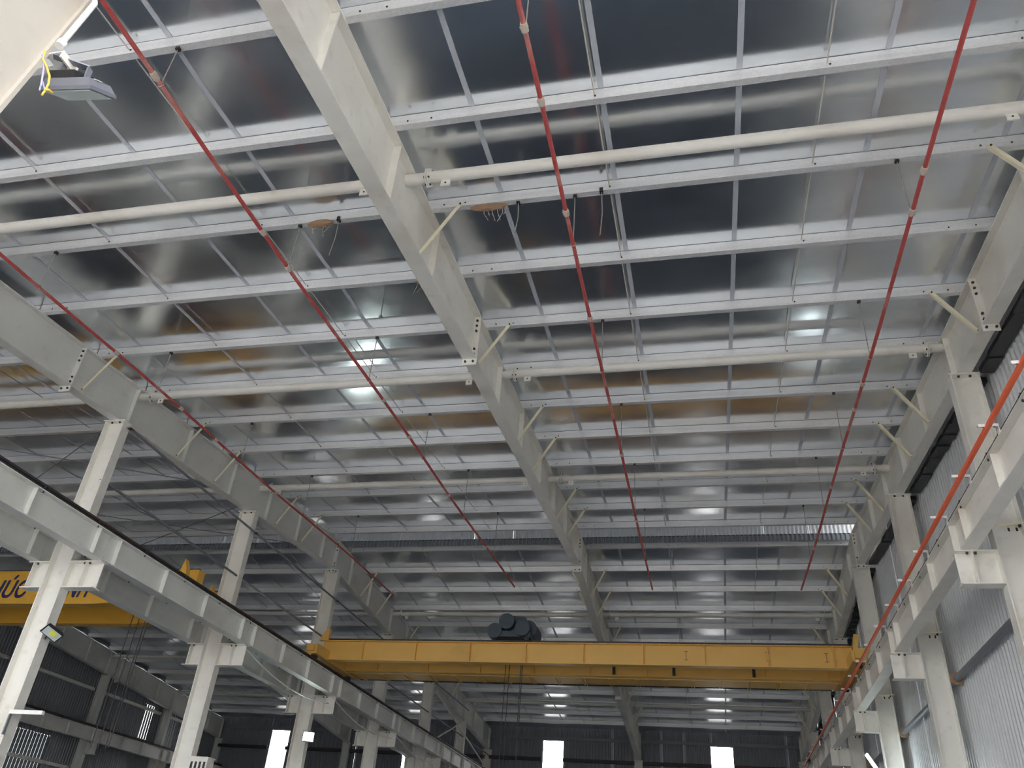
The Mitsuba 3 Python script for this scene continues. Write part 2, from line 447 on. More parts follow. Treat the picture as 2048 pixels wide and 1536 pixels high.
SEG = [(3.1, 13.5), (13.5, 29.2), (29.2, 44.2), (44.2, 56.9)]
SEGN = ['nearest length', 'length just before the ridge', 'length just beyond the ridge', 'farthest length']
STIFF = [[5.75, 8.3, 10.5], [15.7, 18.3, 20.9, 23.35, 25.7, 27.9], [30.9, 33.2, 36.2, 38.6, 41.0, 43.0], [46, 48.4, 50.2, 52.6, 55]]
FW = [0.14, 0.14, 0.14, 0.15, 0.14]
RAFTMAT = ['grey_paint', 'grey_paint', 'grey_paint', 'beige_paint', 'beige_paint']
for fr in range(5):
    x, hw = XF[fr], FW[fr]
    for s, (a, b) in enumerate(SEG):
        t = thing('roof_rafter', f'{RAFTMAT[fr].split("_")[0]} steel roof rafter of the {FRAME[fr]}, {SEGN[s]}', 'rafter', f'rafters of the {FRAME[fr]} frame')
        ea, eb = a + 0.012, b - 0.012
        for nm, f0, f1 in (('web', lambda y: raft_bottom(fr, y) + FT, lambda y: zp(y) - FT), ('bottom_flange', lambda y: raft_bottom(fr, y), lambda y: raft_bottom(fr, y) + FT), ('top_flange', lambda y: zp(y) - FT, lambda y: zp(y))):
            w = WT / 2 if nm == 'web' else hw
            mb = MB()
            yy = [ea, eb]
            for p, q in zip(yy[:-1], yy[1:]):
                mb.hexa([(x - w, p, f0(p + 1e-4)), (x + w, p, f0(p + 1e-4)), (x + w, p, f1(p)), (x - w, p, f1(p)), (x - w, q, f0(q - 1e-4)), (x + w, q, f0(q - 1e-4)), (x + w, q, f1(q)), (x - w, q, f1(q))])
            put(nm, mb, RAFTMAT[fr], t)
        for y in STIFF[s]:
            mb = MB()
            for sd in (-1, 1):
                mb.box(min(x + sd * WT / 2, x + sd * (hw - 0.015)), max(x + sd * WT / 2, x + sd * (hw - 0.015)), y - 0.012, y + 0.012, raft_bottom(fr, y) + FT, zp(y) - FT - 0.01)
            put('stiffener', mb, RAFTMAT[fr], t)
        # end plates with bolts
        for e, o in ((a, 0.011), (b, -0.011)):
            zb, zt = raft_bottom(fr, e - o * 0.1 + o), zp(e)
            zb = min(raft_bottom(fr, e - 1e-3), raft_bottom(fr, e + 1e-3)) if 3.2 < e < 56 else zb
            mb = MB(); mb.box(x - hw - 0.01, x + hw + 0.01, min(e, e + o), max(e, e + o), zb - 0.15, zt - 0.02)
            ep = put('end_plate', mb, RAFTMAT[fr], t)
            if e == b and s < 3:
                continue
            if s in (1, 2) and fr >= 1:
                for sx in (-0.085, 0.085):
                    for zz in (zb - 0.07, zb + 0.12, zb + 0.25, zt - 0.42, zt - 0.28, zt - 0.14):
                        mb = MB(); bolt(mb, (x + sx, a - 0.022, zz), 1, 0.026, 0.02); put('bolt', mb, 'bolt_steel', ep)

# knee braces from the rafters' bottom flange to the purlins
BR_N = [1, 3, 5, 6, 8, 9]
BR_F = [1, 2, 4, 6, 8, 10]
for fr in (1, 2, 3, 4):
    x = XF[fr]
    for j, y in enumerate([YP_N[k + 3] for k in BR_N] + [YP_F[k] for k in BR_F]):
        for sd in ((1,) if fr == 3 and y < RIDGE else (-1,) if fr == 4 else (1,) if fr == 2 and y < RIDGE else (-1, 1)):
            t = thing('flange_brace', f"cream angle brace {'right' if sd > 0 else 'left'} of the {FRAME[fr]} rafter, {seen(j, 1 if fr == 2 else 0, 'from near end')}", 'brace', f'flange braces of the {FRAME[fr]} rafter')
            p0 = np.array([x + sd * 0.05, y - 0.05, raft_bottom(fr, y) + 0.10]); p1 = np.array([x + sd * 0.72, y - 0.05, zp(y) + 0.03])
            d = (p1 - p0) / np.linalg.norm(p1 - p0); nrm = np.array([-d[2], 0, d[0]])
            mb = MB(); mb.bar(p0, p1, 0.012, 0.07, (0, 1, 0)); mb.bar(p0 + nrm * 0.03 + [0, 0.03, 0], p1 + nrm * 0.03 + [0, 0.03, 0], 0.07, 0.012, (0, 1, 0))
            put('angle_bar', mb, 'cream_angle', t)
            mb = MB(); bolt(mb, p0 + d * 0.04 + [0, -0.01, 0], 1, 0.018, 0.014); bolt(mb, p1 - d * 0.04 + [0, -0.01, 0], 1, 0.018, 0.014); put('bolt', mb, 'bolt_steel', t)

# ------------------------------------------------------------------ purlins
for r, y in enumerate(YP):
    nearside = r < len(YP_N)
    for b in range(4):
        xa, xb = XF[b] + 0.02, XF[b + 1] - 0.02
        if b == 3: xb += 0.35
        row = r if nearside else r - len(YP_N)
        t = thing('roof_purlin', f"galvanised purlin, {BAY[b]}, {(seen(row, 2, 'row from near side') if row > 1 else ('eave row', 'row after the eave')[row] + ' outside the frame') if nearside else ORD[row] + ' row beyond ridge'}", 'purlin', f"purlins of the {BAY[b]}")
        z = zp(y); th = 0.014
        mb = MB(); mb.box(xa, xb, y, y + th, z, z + PD); put('web', mb, 'galvanised', t)
        mb = MB(); mb.box(xa, xb, y + th, y + 0.11, z, z + th); mb.box(xa, xb, y + 0.11 - th, y + 0.11, z + th, z + 0.035); put('bottom_flange', mb, 'galvanised', t)
        mb = MB(); mb.box(xa, xb, y + th, y + 0.10, z + PD - th, z + PD); put('top_flange', mb, 'galvanised', t)
        if b >= 2:
            mb = MB()
            for bx in (xa + 0.35, xa + 0.75, xb - 0.35 - (0.35 if b == 3 else 0), xb - 0.8 - (0.35 if b == 3 else 0), xa + 3.38, xa + 6.78):
                bolt(mb, (bx, y, z + 0.07), 1, 0.016, 0.012)
            put('bolt_row', mb, 'bolt_steel', t, kind='stuff')

# sag rods between the purlins
for b in range(4):
    for i in (1, 2):
        x = XF[b] + (XF[b + 1] - XF[b]) * i / 3 + 0.02
        for nm, rows in (('near', YP_N), ('far', YP_F)):
            t = thing('sag_rod', f"{'left' if i == 1 else 'right'} sag rod line, {nm} roof slope, {BAY[b]}", 'sag rod', 'sag rods between the purlins')
            for ya, yb in zip(rows[:-1], rows[1:]):
                mb = MB(); mb.cyl((x, ya + 0.02, zp(ya) + 0.10), (x, yb - 0.0, zp(yb) + 0.10), 0.012, 6); put('rod', mb, 'rod_steel' if b >= 2 else 'wire_steel', t, True)

# crossed wind bracing rods under the roof of the bay behind the left columns
for i, (ya, yb, o) in enumerate(((15.9, 22.4, 0.0), (22.4, 15.9, 0.06), (22.9, 29.0, 0.0), (29.0, 22.9, 0.06))):
    t = thing('wind_brace', f"thin {'rising' if i % 2 == 0 else 'falling'} diagonal wind brace rod behind the left columns, {'nearer' if i < 2 else 'farther'} pair", 'brace rod', 'crossed wind brace rods')
    mb = MB(); mb.cyl((XF[1] + 0.05, ya, zp(ya) - 0.40 - o), (XF[2] - 0.05, yb, zp(yb) - 0.40 - o), 0.018, 6); put('rod', mb, 'tie_steel', t, 30)

# strut tubes between the frames
YS = [8.95, 15.85, 22.7, 36.5, 43.2, 50.1]
for si, y in enumerate(YS):
    for b in range(4):
        xa, xb = XF[b] + 0.015, XF[b + 1] - 0.015
        zc = zp(y) - 0.19; r = 0.105
        t = thing('strut_tube', f"cream round strut tube across the {BAY[b]}, {ORD[si]} from near side", 'strut', f'strut tubes between the frames')
        mb = MB(); mb.cyl((xa + 0.42, y, zc), (xb - 0.42, y, zc), r, 20); put('tube', mb, 'beige_paint', t, 30)
        for e, sg in ((xa, 1), (xb, -1)):
            mb = MB(); mb.cyl((e, y, zc), (e + sg * 0.40, y, zc), r * 0.98, 20); put('stub', mb, 'beige_paint', t, 30)
            mb = MB()
            for q in (0.395, 0.425):
                xx = e + sg * q
                pr = [(y - 0.17, zc - 0.13), (y + 0.03, zc - 0.20), (y + 0.17, zc - 0.03), (y + 0.17, zc + 0.13), (y - 0.03, zc + 0.20), (y - 0.17, zc + 0.05)]
                mb.prism(pr, 0, xx - 0.011, xx + 0.011)
            fl = put('flange_plate', mb, 'beige_paint', t)
            mb = MB()
            for dy, dz in ((-0.12, -0.10), (0.0, -0.155), (0.12, 0.10), (0.0, 0.155)):
                bolt(mb, (e + sg * 0.41, y + dy, zc + dz), 0, 0.018, 0.05)
            put('bolt_set', mb, 'bolt_steel', fl, kind='stuff')
            mb = MB(); xx = e + sg * 0.72; mb.box(xx - 0.08, xx + 0.08, y - 0.012, y + 0.012, zc - r - 0.13, zc - r + 0.02); put('gusset_tab', mb, 'beige_paint', t)
            mb = MB(); bolt(mb, (xx, y, zc - r - 0.06), 1, 0.018, 0.016); put('tab_hole', mb, 'bolt_steel', t)

# ------------------------------------------------------------------ columns
ZRUN = 6.0                                              # underside of the runway beams


def column(x0, x1, yc, ztop, lab, mat, corb, group, depth=0.27, kind='crane column'):
    """An H column whose web stands across the view: flanges at x0 and x1, front edges at yc."""
    t = thing('steel_column', lab, 'column', group)
    ym = yc + 0.16
    mb = MB(); mb.box(x0 + 0.02, x1 - 0.02, ym - 0.012, ym + 0.012, FLOOR, ztop - 0.03); put('web', mb, mat, t)
    for a, b in ((x0, x0 + 0.024), (x1 - 0.024, x1)):
        mb = MB(); mb.box(a, b, yc, yc + depth, FLOOR, ztop - 0.03); put('flange', mb, mat, t)
    mb = MB(); mb.box(x0 - 0.04, x1 + 0.04, yc - 0.02, yc + depth + 0.02, ztop - 0.03, ztop); cp = put('cap_plate', mb, mat, t)
    for fx in (0.3, 0.7):
        mb = MB(); bolt(mb, (x0 + (x1 - x0) * fx, yc + 0.05, ztop - 0.035), 2, 0.026, 0.03); put('bolt', mb, 'bolt_steel', cp)
    mb = MB(); mb.box(x0 - 0.1, x1 + 0.1, yc - 0.1, yc + depth + 0.1, FLOOR, FLOOR + 0.04); put('base_plate', mb, mat, t)
    for ci, (ca, cb) in enumerate(corb):
        zb, zt = ZRUN - 0.64, ZRUN
        mb = MB(); mb.box(ca, cb, ym - 0.012, ym + 0.012, zb + 0.02, zt - 0.02); cr = put('crane_bracket', mb, mat, t)
        e0, e1 = ca, cb
        mb = MB(); mb.box(e0 - 0.02, e1 + 0.02, yc, yc + depth, zt - 0.024, zt); put('seat_plate', mb, mat, cr)
        mb = MB(); mb.box(e0 - 0.02, e1 + 0.02, yc, yc + depth, zb, zb + 0.024); put('lower_plate', mb, mat, cr)
        for xx in ((4.86 if ca > 0 else ca + 0.12 if cb <= x0 + 0.01 and ca > -30 else cb - 0.38),):
            mb = MB(); mb.box(xx - 0.011, xx + 0.011, yc + 0.005, yc + depth - 0.005, zb + 0.024, zt - 0.024); put('stiffener', mb, mat, cr)
            for dx in (-0.07, 0.07):
                mb = MB(); bolt(mb, (xx + dx, yc + 0.06, zt - 0.03), 2, 0.024, 0.035); put('bolt', mb, 'bolt_steel', cr)
    return t


def slots(t, x, y, z):
    for dx in (0.0, 0.135):
        mb = MB(); mb.box(x + dx - 0.018, x + dx + 0.018, y - 0.004, y + 0.004, z - 0.035, z + 0.035); put('slot', mb, 'black_plastic', t)


def rtop(fr, y):
    return raft_bottom(fr, y)


CN = [f'{ORD[i]} from the near side' for i in range(9)]
for i, y in enumerate(YC):
    if i in (0,):
        continue
    column(-14.93, -14.36, y, min(rtop(2, y), rtop(2, y + 0.25)), f"white column of the left row with two-sided brackets, {seen(i, 2, 'from near side')}", 'white_paint', [(-15.48, -14.93), (-14.36, -13.55)], 'columns of the left column row')
for i, y in enumerate(YC):
    if i in (0,):
        continue
    t = column(5.29, 5.84, y, min(rtop(4, y), rtop(4, y + 0.25)), f"pale column against corrugated right wall, {seen(i, 2, 'from near side')}", 'beige_paint', [(4.60, 5.29)], 'columns along the right wall')
    slots(t, 5.62, y + 0.147, 6.44)
for i, y in enumerate(YC[3:], 3):
    column(-35.10, -34.60, y, min(rtop(0, y), rtop(0, y + 0.25)), f'grey column against the dark far left wall, {CN[i - 3]} shown', 'grey_paint', [(-34.60, -33.95)], 'columns along the far left wall')
for i in (8,):
    column(-4.80, -4.30, YC[i] - 0.3, rtop(3, YC[i] - 0.3) + 0.0, 'grey end column under the far end of the centre rafter', 'grey_paint', [], None)
    column(-25.0, -24.5, YC[i] - 0.3, rtop(1, YC[i] - 0.3) + 0.0, 'grey end column under the far end of the second left rafter', 'grey_paint', [], None)

# tapered near columns that carry the frames at the open side
for fr in (0, 1, 2, 3, 4):
    x = XF[fr]
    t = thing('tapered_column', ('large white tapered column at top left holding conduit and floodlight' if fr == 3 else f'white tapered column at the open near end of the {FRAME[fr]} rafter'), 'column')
    yo = 1.62
    def yi(z): return 2.22 + 0.098 * (z - FLOOR - 1.6 + 0.0) if fr == 3 else 2.1 + 0.09 * (z - FLOOR)
    if fr == 3:
        def yi(z): return 2.72 + 0.095 * (z - 4.55)
    zt = raft_bottom(fr, 3.1)
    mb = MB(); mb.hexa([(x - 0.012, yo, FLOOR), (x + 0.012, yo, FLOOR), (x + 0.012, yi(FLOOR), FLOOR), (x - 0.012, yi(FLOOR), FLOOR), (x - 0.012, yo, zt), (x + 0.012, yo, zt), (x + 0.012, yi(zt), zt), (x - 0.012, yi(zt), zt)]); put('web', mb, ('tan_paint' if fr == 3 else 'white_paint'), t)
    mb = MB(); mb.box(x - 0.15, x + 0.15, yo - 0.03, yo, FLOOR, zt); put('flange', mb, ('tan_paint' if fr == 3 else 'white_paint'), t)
    zk = raft_bottom(fr, 3.1)
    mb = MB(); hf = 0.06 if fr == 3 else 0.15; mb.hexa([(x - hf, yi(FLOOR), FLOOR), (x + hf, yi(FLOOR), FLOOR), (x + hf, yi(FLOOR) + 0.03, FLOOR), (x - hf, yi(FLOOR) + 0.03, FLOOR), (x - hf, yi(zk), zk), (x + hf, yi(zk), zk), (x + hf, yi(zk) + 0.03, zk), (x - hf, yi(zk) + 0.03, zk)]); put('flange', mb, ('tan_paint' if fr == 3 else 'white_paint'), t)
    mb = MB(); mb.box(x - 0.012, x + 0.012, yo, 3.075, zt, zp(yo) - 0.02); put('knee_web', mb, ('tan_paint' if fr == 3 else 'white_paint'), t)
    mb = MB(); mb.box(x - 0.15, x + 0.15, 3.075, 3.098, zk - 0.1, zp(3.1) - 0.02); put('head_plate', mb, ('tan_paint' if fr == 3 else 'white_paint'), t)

# ------------------------------------------------------------------ crane runways
RUNS = [(-13.63, 'right side of left columns', 'grey_paint', 1), (-15.36, 'left side of left columns', 'grey_paint', 1), (4.82, 'right wall', 'beige_paint', 1), (-34.1, 'far left wall', 'grey_paint', 3)]
RD = 0.67
for x, where, mat, i0 in RUNS:
    for i in range(i0, 8):
        a, b = YC[i] + 0.125, YC[i + 1] + 0.125
        t = thing('runway_beam', f'{mat.split("_")[0]} crane runway beam, {where}, {ORD[i - i0]} span from near end', 'runway beam', f'runway beams along the {where}')
        mb = MB(); mb.box(x - 0.011, x + 0.011, a + 0.008, b - 0.008, ZRUN + 0.024, ZRUN + RD - 0.024); put('web', mb, mat, t)
        mb = MB(); mb.box(x - 0.14, x + 0.14, a + 0.008, b - 0.008, ZRUN, ZRUN + 0.024); put('bottom_flange', mb, mat, t)
        mb = MB(); mb.box(x - 0.15, x + 0.15, a + 0.008, b - 0.008, ZRUN + RD - 0.024, ZRUN + RD); put('top_flange', mb, mat, t)
        for y in (a + 0.30, a + 2.3, a + 4.3, b - 0.48):
            mb = MB()
            for sd in (-1, 1):
                mb.box(min(x + sd * 0.011, x + sd * 0.13), max(x + sd * 0.011, x + sd * 0.13), y - 0.011, y + 0.011, ZRUN + 0.024, ZRUN + RD - 0.024)
            put('stiffener', mb, mat, t)
    t = thing('crane_rail', f'dark rusty crane rail on the runway beams along the {where}', 'crane rail')
    mb = MB(); mb.prism([(x - 0.07, ZRUN + RD), (x + 0.07, ZRUN + RD), (x + 0.07, ZRUN + RD + 0.02), (x + 0.02, ZRUN + RD + 0.035), (x + 0.02, ZRUN + RD + 0.10), (x + 0.05, ZRUN + RD + 0.115), (x + 0.05, ZRUN + RD + 0.165), (x - 0.05, ZRUN + RD + 0.165), (x - 0.05, ZRUN + RD + 0.115), (x - 0.02, ZRUN + RD + 0.10), (x - 0.02, ZRUN + RD + 0.035), (x - 0.07, ZRUN + RD + 0.02)], 1, YC[i0] + 0.1, YC[8])
    put('rail_bar', mb, 'dark_steel', t)
    for y in np.arange(YC[i0] + 0.9, YC[8] - 0.5, 1.85):
        for sd in (-1, 1):
            mb = MB()
            mb.box(min(x + sd * 0.05, x + sd * 0.14), max(x + sd * 0.05, x + sd * 0.14), y - 0.05, y + 0.05, ZRUN + RD + 0.018, ZRUN + RD + 0.045)
            mb.tube([(x + sd * 0.11, y, ZRUN + RD - 0.06), (x + sd * 0.11, y, ZRUN + RD + 0.09)], 0.015, 6)
            put('rail_clip', mb, 'bolt_steel', t)

# orange conductor rail with white brackets
t = thing('conductor_rail', 'bright orange conductor rail on white brackets beside the right wall crane rail', 'conductor rail')
mb = MB(); mb.prism([(4.50 - 0.028, 6.70), (4.50 + 0.028, 6.70), (4.50 + 0.036, 6.735), (4.50 + 0.028, 6.775), (4.50 - 0.028, 6.775), (4.50 - 0.036, 6.735)], 1, 8.0, 46.0)
put('bar', mb, 'orange_plastic', t)
for i, y in enumerate(np.arange(8.65, 46, 1.76)):
    mb = MB(); mb.box(4.38, 4.669, y - 0.045, y + 0.045, 6.785, 6.80); mb.box(4.38, 4.669, y - 0.045, y - 0.035, 6.75, 6.80); mb.box(4.654, 4.669, y - 0.045, y + 0.045, ZRUN + RD - 0.03, 6.80); br = put('bracket', mb, 'white_plastic', t)
    mb = MB(); mb.box(4.455, 4.545, y - 0.03, y + 0.03, 6.775, 6.79); put('clip', mb, 'dark_steel', br)
    mb = MB(); bolt(mb, (4.62, y, 6.79), 2, 0.022, 0.025); put('bolt', mb, 'bolt_steel', br)

# dark ties along the left column row, and round ties along the right wall
for i in range(2, 8):
    for z, nm, x in ((8.18, 'lower', -14.50), (9.66, 'upper', -14.26)):
        if nm == 'upper' and i > 6: continue
        t = thing('tie_pipe', f'thin dark {nm} tie pipe between left row columns, {ORD[i - 2]} gap', 'tie pipe', 'tie pipes of the left column row')
        mb = MB(); mb.cyl((x, YC[i] + 0.26, z), (x, YC[i + 1] + (0.10 if nm == 'lower' else 0.12), z), 0.036, 10); put('pipe', mb, 'tie_steel', t, 30)
        mb = MB(); mb.box(x - 0.06, x + 0.06, YC[i] + 0.14, YC[i] + 0.30, z - 0.008, z + 0.008); put('end_tab', mb, 'dark_steel', t)
for i in range(1, 8):
    t = thing('wall_tie', f"round dull tie pipe across right wall sheets, {seen(i, 2, 'column gap from near side')}", 'tie pipe', 'tie pipes along the right wall')
    mb = MB(); mb.cyl((5.98, YC[i] + 0.25, 5.36), (5.98, YC[i + 1] + 0.05, 5.36), 0.08, 14); put('pipe', mb, 'tie_steel', t, 30)
    mb = MB(); mb.cyl((5.98, YC[i + 1] - 0.10, 5.36), (5.98, YC[i + 1] - 0.02, 5.36), 0.15, 14); put('end_collar', mb, 'nest_brown', t, 30)
    t = thing('bracket_plate', f"cream plate tying runway beam to right wall column, {seen(i, 2, 'from near side')}", 'plate', 'lateral plates of the right runway')
    mb = MB(); mb.hexa([(5.0, YC[i] + 0.30, 6.50), (5.0, YC[i] + 0.42, 6.50), (5.0, YC[i] + 0.42, 6.53), (5.0, YC[i] + 0.30, 6.53), (5.9, YC[i] - 0.02, 6.50), (5.9, YC[i] + 0.10, 6.50), (5.9, YC[i] + 0.10, 6.53), (5.9, YC[i] - 0.02, 6.53)]); put('plate', mb, 'cream_angle', t)
    mb = MB()
    for xx in (5.1, 5.8): bolt(mb, (xx, YC[i] + 0.36 - (xx - 5.0) * 0.35, 6.50), 2, 0.03, 0.04)
    put('bolt', mb, 'bolt_steel', t)
    t = thing('added_gap_shade', f'ragged black shade strip added beside right wall rafter, {ORD[i - 1]} gap from near side', 'shade strip', 'added shade strips of the right wall')
    mb = MB(); rng = random.Random(i)  # black strip added to stand for the shade between rafter and wall
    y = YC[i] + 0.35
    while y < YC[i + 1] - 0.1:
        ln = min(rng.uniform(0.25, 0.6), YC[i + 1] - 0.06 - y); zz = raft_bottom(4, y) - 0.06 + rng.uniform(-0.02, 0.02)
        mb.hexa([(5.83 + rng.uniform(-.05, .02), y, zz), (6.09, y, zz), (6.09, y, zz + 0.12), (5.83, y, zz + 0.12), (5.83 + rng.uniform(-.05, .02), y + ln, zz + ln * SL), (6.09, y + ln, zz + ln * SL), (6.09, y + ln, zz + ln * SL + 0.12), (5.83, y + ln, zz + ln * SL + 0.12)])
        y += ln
    put('shade_strip', mb, 'black_plastic', t)

# ------------------------------------------------------------------ red sprinkler pipes under the roof
PIPES = [(-12.5, 9.25, 0.038, [12.4, 15.0, 16.7, 20.2], 'far left, beside the left rafter'), (-7.05, 9.12, 0.0385, [5.75, 8.97, 9.96, 14.96, 16.85, 20.5, 25.0], 'left of the centre rafter'),
         (-1.77, 9.05, 0.036, [5.84, 7.0, 9.2, 12.1, 18.13, 22.5], 'just right of the centre rafter'), (3.5, 8.93, 0.0395, [9.04, 9.9, 15.02, 16.14, 20.4, 25.0], 'rightmost, near the right wall')]
for x, za, sl, cps, lab in PIPES:
    t = thing('sprinkler_pipe', f'long thin red sprinkler pipe hung below the purlins, {lab}', 'pipe', None)
    y0, y1 = 3.0, 29.6 if x > -12 else 31.0
    zz = lambda y: za + sl * y + 0.03 * math.sin(y * 0.55 + x)
    ys = [y0] + [c for c in cps] + [y1]
    for a, b in zip(ys[:-1], ys[1:]):
        pts = [(x, y, zz(y)) for y in np.linspace(a + 0.02, b - 0.02, 8)]
        mb = MB(); mb.tube(pts, 0.034, 10); put('pipe_length', mb, 'red_paint', t, 40)
    for c in cps:
        mb = MB(); mb.tube([(x, c - 0.07, zz(c - 0.07)), (x, c - 0.05, zz(c)), (x, c + 0.05, zz(c)), (x, c + 0.07, zz(c + .07))], [0.042, 0.05, 0.05, 0.042], 10)
        mb.box(x - 0.06, x + 0.05, c - 0.012, c + 0.012, zz(c) - 0.015, zz(c) + 0.015)
        put('coupling', mb, 'web_silk', t, 40)
    for yy in YP_N[2::2]:
        if yy < 5: continue
        mb = MB(); mb.cyl((x, yy + 0.05, zp(yy) - 0.005), (x, yy + 0.05, zz(yy) + 0.03), 0.010, 6); hg = put('hanger_rod', mb, 'wire_steel', t)
        mb = MB(); mb.box(x - 0.03, x + 0.03, yy + 0.02, yy + 0.08, zp(yy) - 0.05, zp(yy) + 0.0); put('beam_clamp', mb, 'bolt_steel', hg)
        mb = MB(); mb.tube([(x + 0.045 * math.cos(q), yy + 0.05, zz(yy) + 0.045 * math.sin(q)) for q in np.linspace(0, 2 * math.pi, 13)], 0.007, 5, False); put('ring', mb, 'wire_steel', hg)

# ------------------------------------------------------------------ the yellow crane of this bay
t = thing('bridge_crane', 'orange yellow double girder bridge crane spanning between left row and right wall', 'crane')
CX0, CX1, GY, GB, GT = -13.95, 4.72, 28.0, 7.0, 7.71
stx = [-0.02 + 2.03 * k for k in range(-6, 3)]
for gi, gy in enumerate((GY + 0.12, GY + 1.72)):
    xa, xb = CX0 + 0.12, CX1 - 0.06
    mb = MB(); mb.prism([(xa + 0.15, GB + 0.02), (xb - 0.02, GB + 0.02), (xb - 0.02, GT - 0.02), (xa, GT - 0.02), (xa, GT - 0.25)], 1, gy - 0.012, gy + 0.012); g = put('girder', mb, 'yellow_paint', t)
    mb = MB(); mb.box(xa, xb, gy - 0.15, gy + 0.15, GT - 0.024, GT); put('top_flange', mb, 'yellow_paint', g)
    mb = MB(); mb.box(xa + 0.15, xb, gy - 0.15, gy + 0.15, GB, GB + 0.024); put('bottom_flange', mb, 'yellow_paint', g)
    for x in stx:
        mb = MB(); mb.box(x - 0.014, x + 0.014, gy - 0.142, gy + 0.142, GB + 0.024, GT - 0.024); put('stiffener', mb, 'yellow_paint', g)
    mb = MB(); mb.box(xa + 0.1, xb - 0.1, gy - 0.04, gy + 0.04, GT, GT + 0.09); put('trolley_rail', mb, 'dark_steel', t)
    for x in np.arange(xa + 0.9, xb, 1.0):
        mb = MB(); mb.box(x - 0.05, x + 0.05, gy - 0.10, gy - 0.04, GT, GT + 0.025); put('rail_clip', mb, 'bolt_steel', t)
mb = MB(); mb.box(CX0 + 0.5, CX1 - 0.25, GY + 1.87, GY + 2.85, GB - 0.02, GB + 0.0); wk = put('walkway', mb, 'yellow_paint', t)
for x in np.arange(CX0 + 0.8, CX1 - 0.4, 0.97):
    mb = MB(); mb.hexa([(x, GY + 1.9, GB - 0.05), (x + 0.03, GY + 1.9, GB - 0.05), (x + 0.03, GY + 1.9, GB - 0.02), (x, GY + 1.9, GB - 0.02), (x, GY + 2.9, GB - 0.05), (x + 0.03, GY + 2.9, GB - 0.05), (x + 0.03, GY + 2.9, GB - 0.02), (x, GY + 2.9, GB - 0.02)])
    mb.box(x + 0.09, x + 0.12, GY + 1.9, GY + 2.9, GB - 0.05, GB - 0.02)
    put('bracket', mb, 'yellow_paint', wk)
mb = MB(); mb.tube([(CX0 + 0.6, GY + 2.95, GB + 0.0), (-6, GY + 2.95, GB - 0.03), (CX1 - 0.5, GY + 2.95, GB)], 0.03, 6); put('cable', mb, 'black_plastic', wk)
for x in (CX0 + 0.3, CX1 - 0.02):
    mb = MB(); mb.box(x - 0.28, x + 0.14, GY - 1.0, GY + 2.9, GB - 0.03, GB + 0.32); et = put('end_truck', mb, 'yellow_paint', t)
    for yy in (GY - 0.7, GY + 2.5):
        mb = MB(); mb.cyl((x - 0.12, yy, GB), (x + 0.02, yy, GB), 0.16, 16); put('wheel', mb, 'dark_steel', et, 30)
    mb = MB(); mb.box(x - 0.20, x + 0.06, GY - 1.12, GY - 1.0, GB + 0.05, GB + 0.25); put('buffer', mb, 'yellow_paint', et)
mb = MB(); mb.prism([(CX0 - 0.05, GT), (CX0 + 0.32, GT), (CX0 + 0.30, GT + 0.44), (CX0 + 0.22, GT + 0.44)], 1, GY + 0.0, GY + 0.18); put('end_stop', mb, 'yellow_paint', t)
mb = MB(); mb.prism([(CX1 - 0.16, GT - 0.55), (CX1 + 0.0, GT - 0.55), (CX1 + 0.18, GT + 0.36), (CX1 + 0.02, GT + 0.38)], 1, GY - 0.05, GY + 0.12); put('end_stop', mb, 'yellow_paint', t)
mb = MB(); mb.prism([(CX1 + 0.02, GB + 0.2), (CX1 + 0.2, GB + 0.25), (CX1 + 0.46, GB + 0.55), (CX1 + 0.42, GB + 0.68), (CX1 + 0.02, GB + 0.62)], 1, GY - 0.05, GY + 0.2); put('gusset', mb, 'yellow_paint', t)
for x in (-0.62, 2.0, 3.83):
    mb = MB()
    for zz in (GB + 0.22, GB + 0.50): mb.box(x - 0.06, x + 0.06, GY + 0.094, GY + 0.108, zz - 0.012, zz + 0.012)
    mb.box(x - 0.01, x + 0.01, GY + 0.094, GY + 0.108, GB + 0.22, GB + 0.50)
    put('lug', mb, 'nest_brown', t)
for x in (-3.2, -1.1, 1.6):
    mb = MB(); mb.box(x - 0.05, x + 0.05, GY + 1.56, GY + 1.60, GB + 0.06, GB + 0.34); put('cable_block', mb, 'black_plastic', t)

# hoist trolley on top
t = thing('crane_trolley', 'dark blue grey hoist trolley with drums sitting on the orange bridge crane', 'hoist trolley')
hx, hz = -6.72, GT + 0.09
mb = MB(); mb.box(hx - 0.75, hx + 0.75, GY - 0.05, GY + 1.9, hz + 0.10, hz + 0.30); put('frame', mb, 'hoist_paint', t)
mb = MB(); mb.cyl((hx - 0.12, GY - 0.15, hz + 0.62), (hx - 0.12, GY + 1.1, hz + 0.62), 0.28, 24); put('rope_drum', mb, 'hoist_paint', t, 30)
mb = MB(); mb.cyl((hx - 0.55, GY - 0.1, hz + 0.30), (hx - 0.55, GY + 0.6, hz + 0.30), 0.27, 20); put('motor', mb, 'hoist_paint', t, 30)
mb = MB(); mb.cyl((hx + 0.48, GY - 0.22, hz + 0.36), (hx + 0.48, GY + 0.8, hz + 0.36), 0.27, 24); put('motor', mb, 'hoist_paint', t, 30)
mb = MB(); mb.cyl((hx + 0.62, GY + 0.2, hz + 0.45), (hx + 0.62, GY + 1.2, hz + 0.45), 0.30, 20); put('gearbox', mb, 'hoist_paint', t, 30)
mb = MB(); mb.prism([(hx - 0.6, hz + 0.25), (hx + 0.8, hz + 0.25), (hx + 0.5, hz + 0.86), (hx - 0.05, hz + 0.9), (hx - 0.45, hz + 0.65)], 1, GY + 0.15, GY + 0.30); put('side_plate', mb, 'hoist_paint', t)
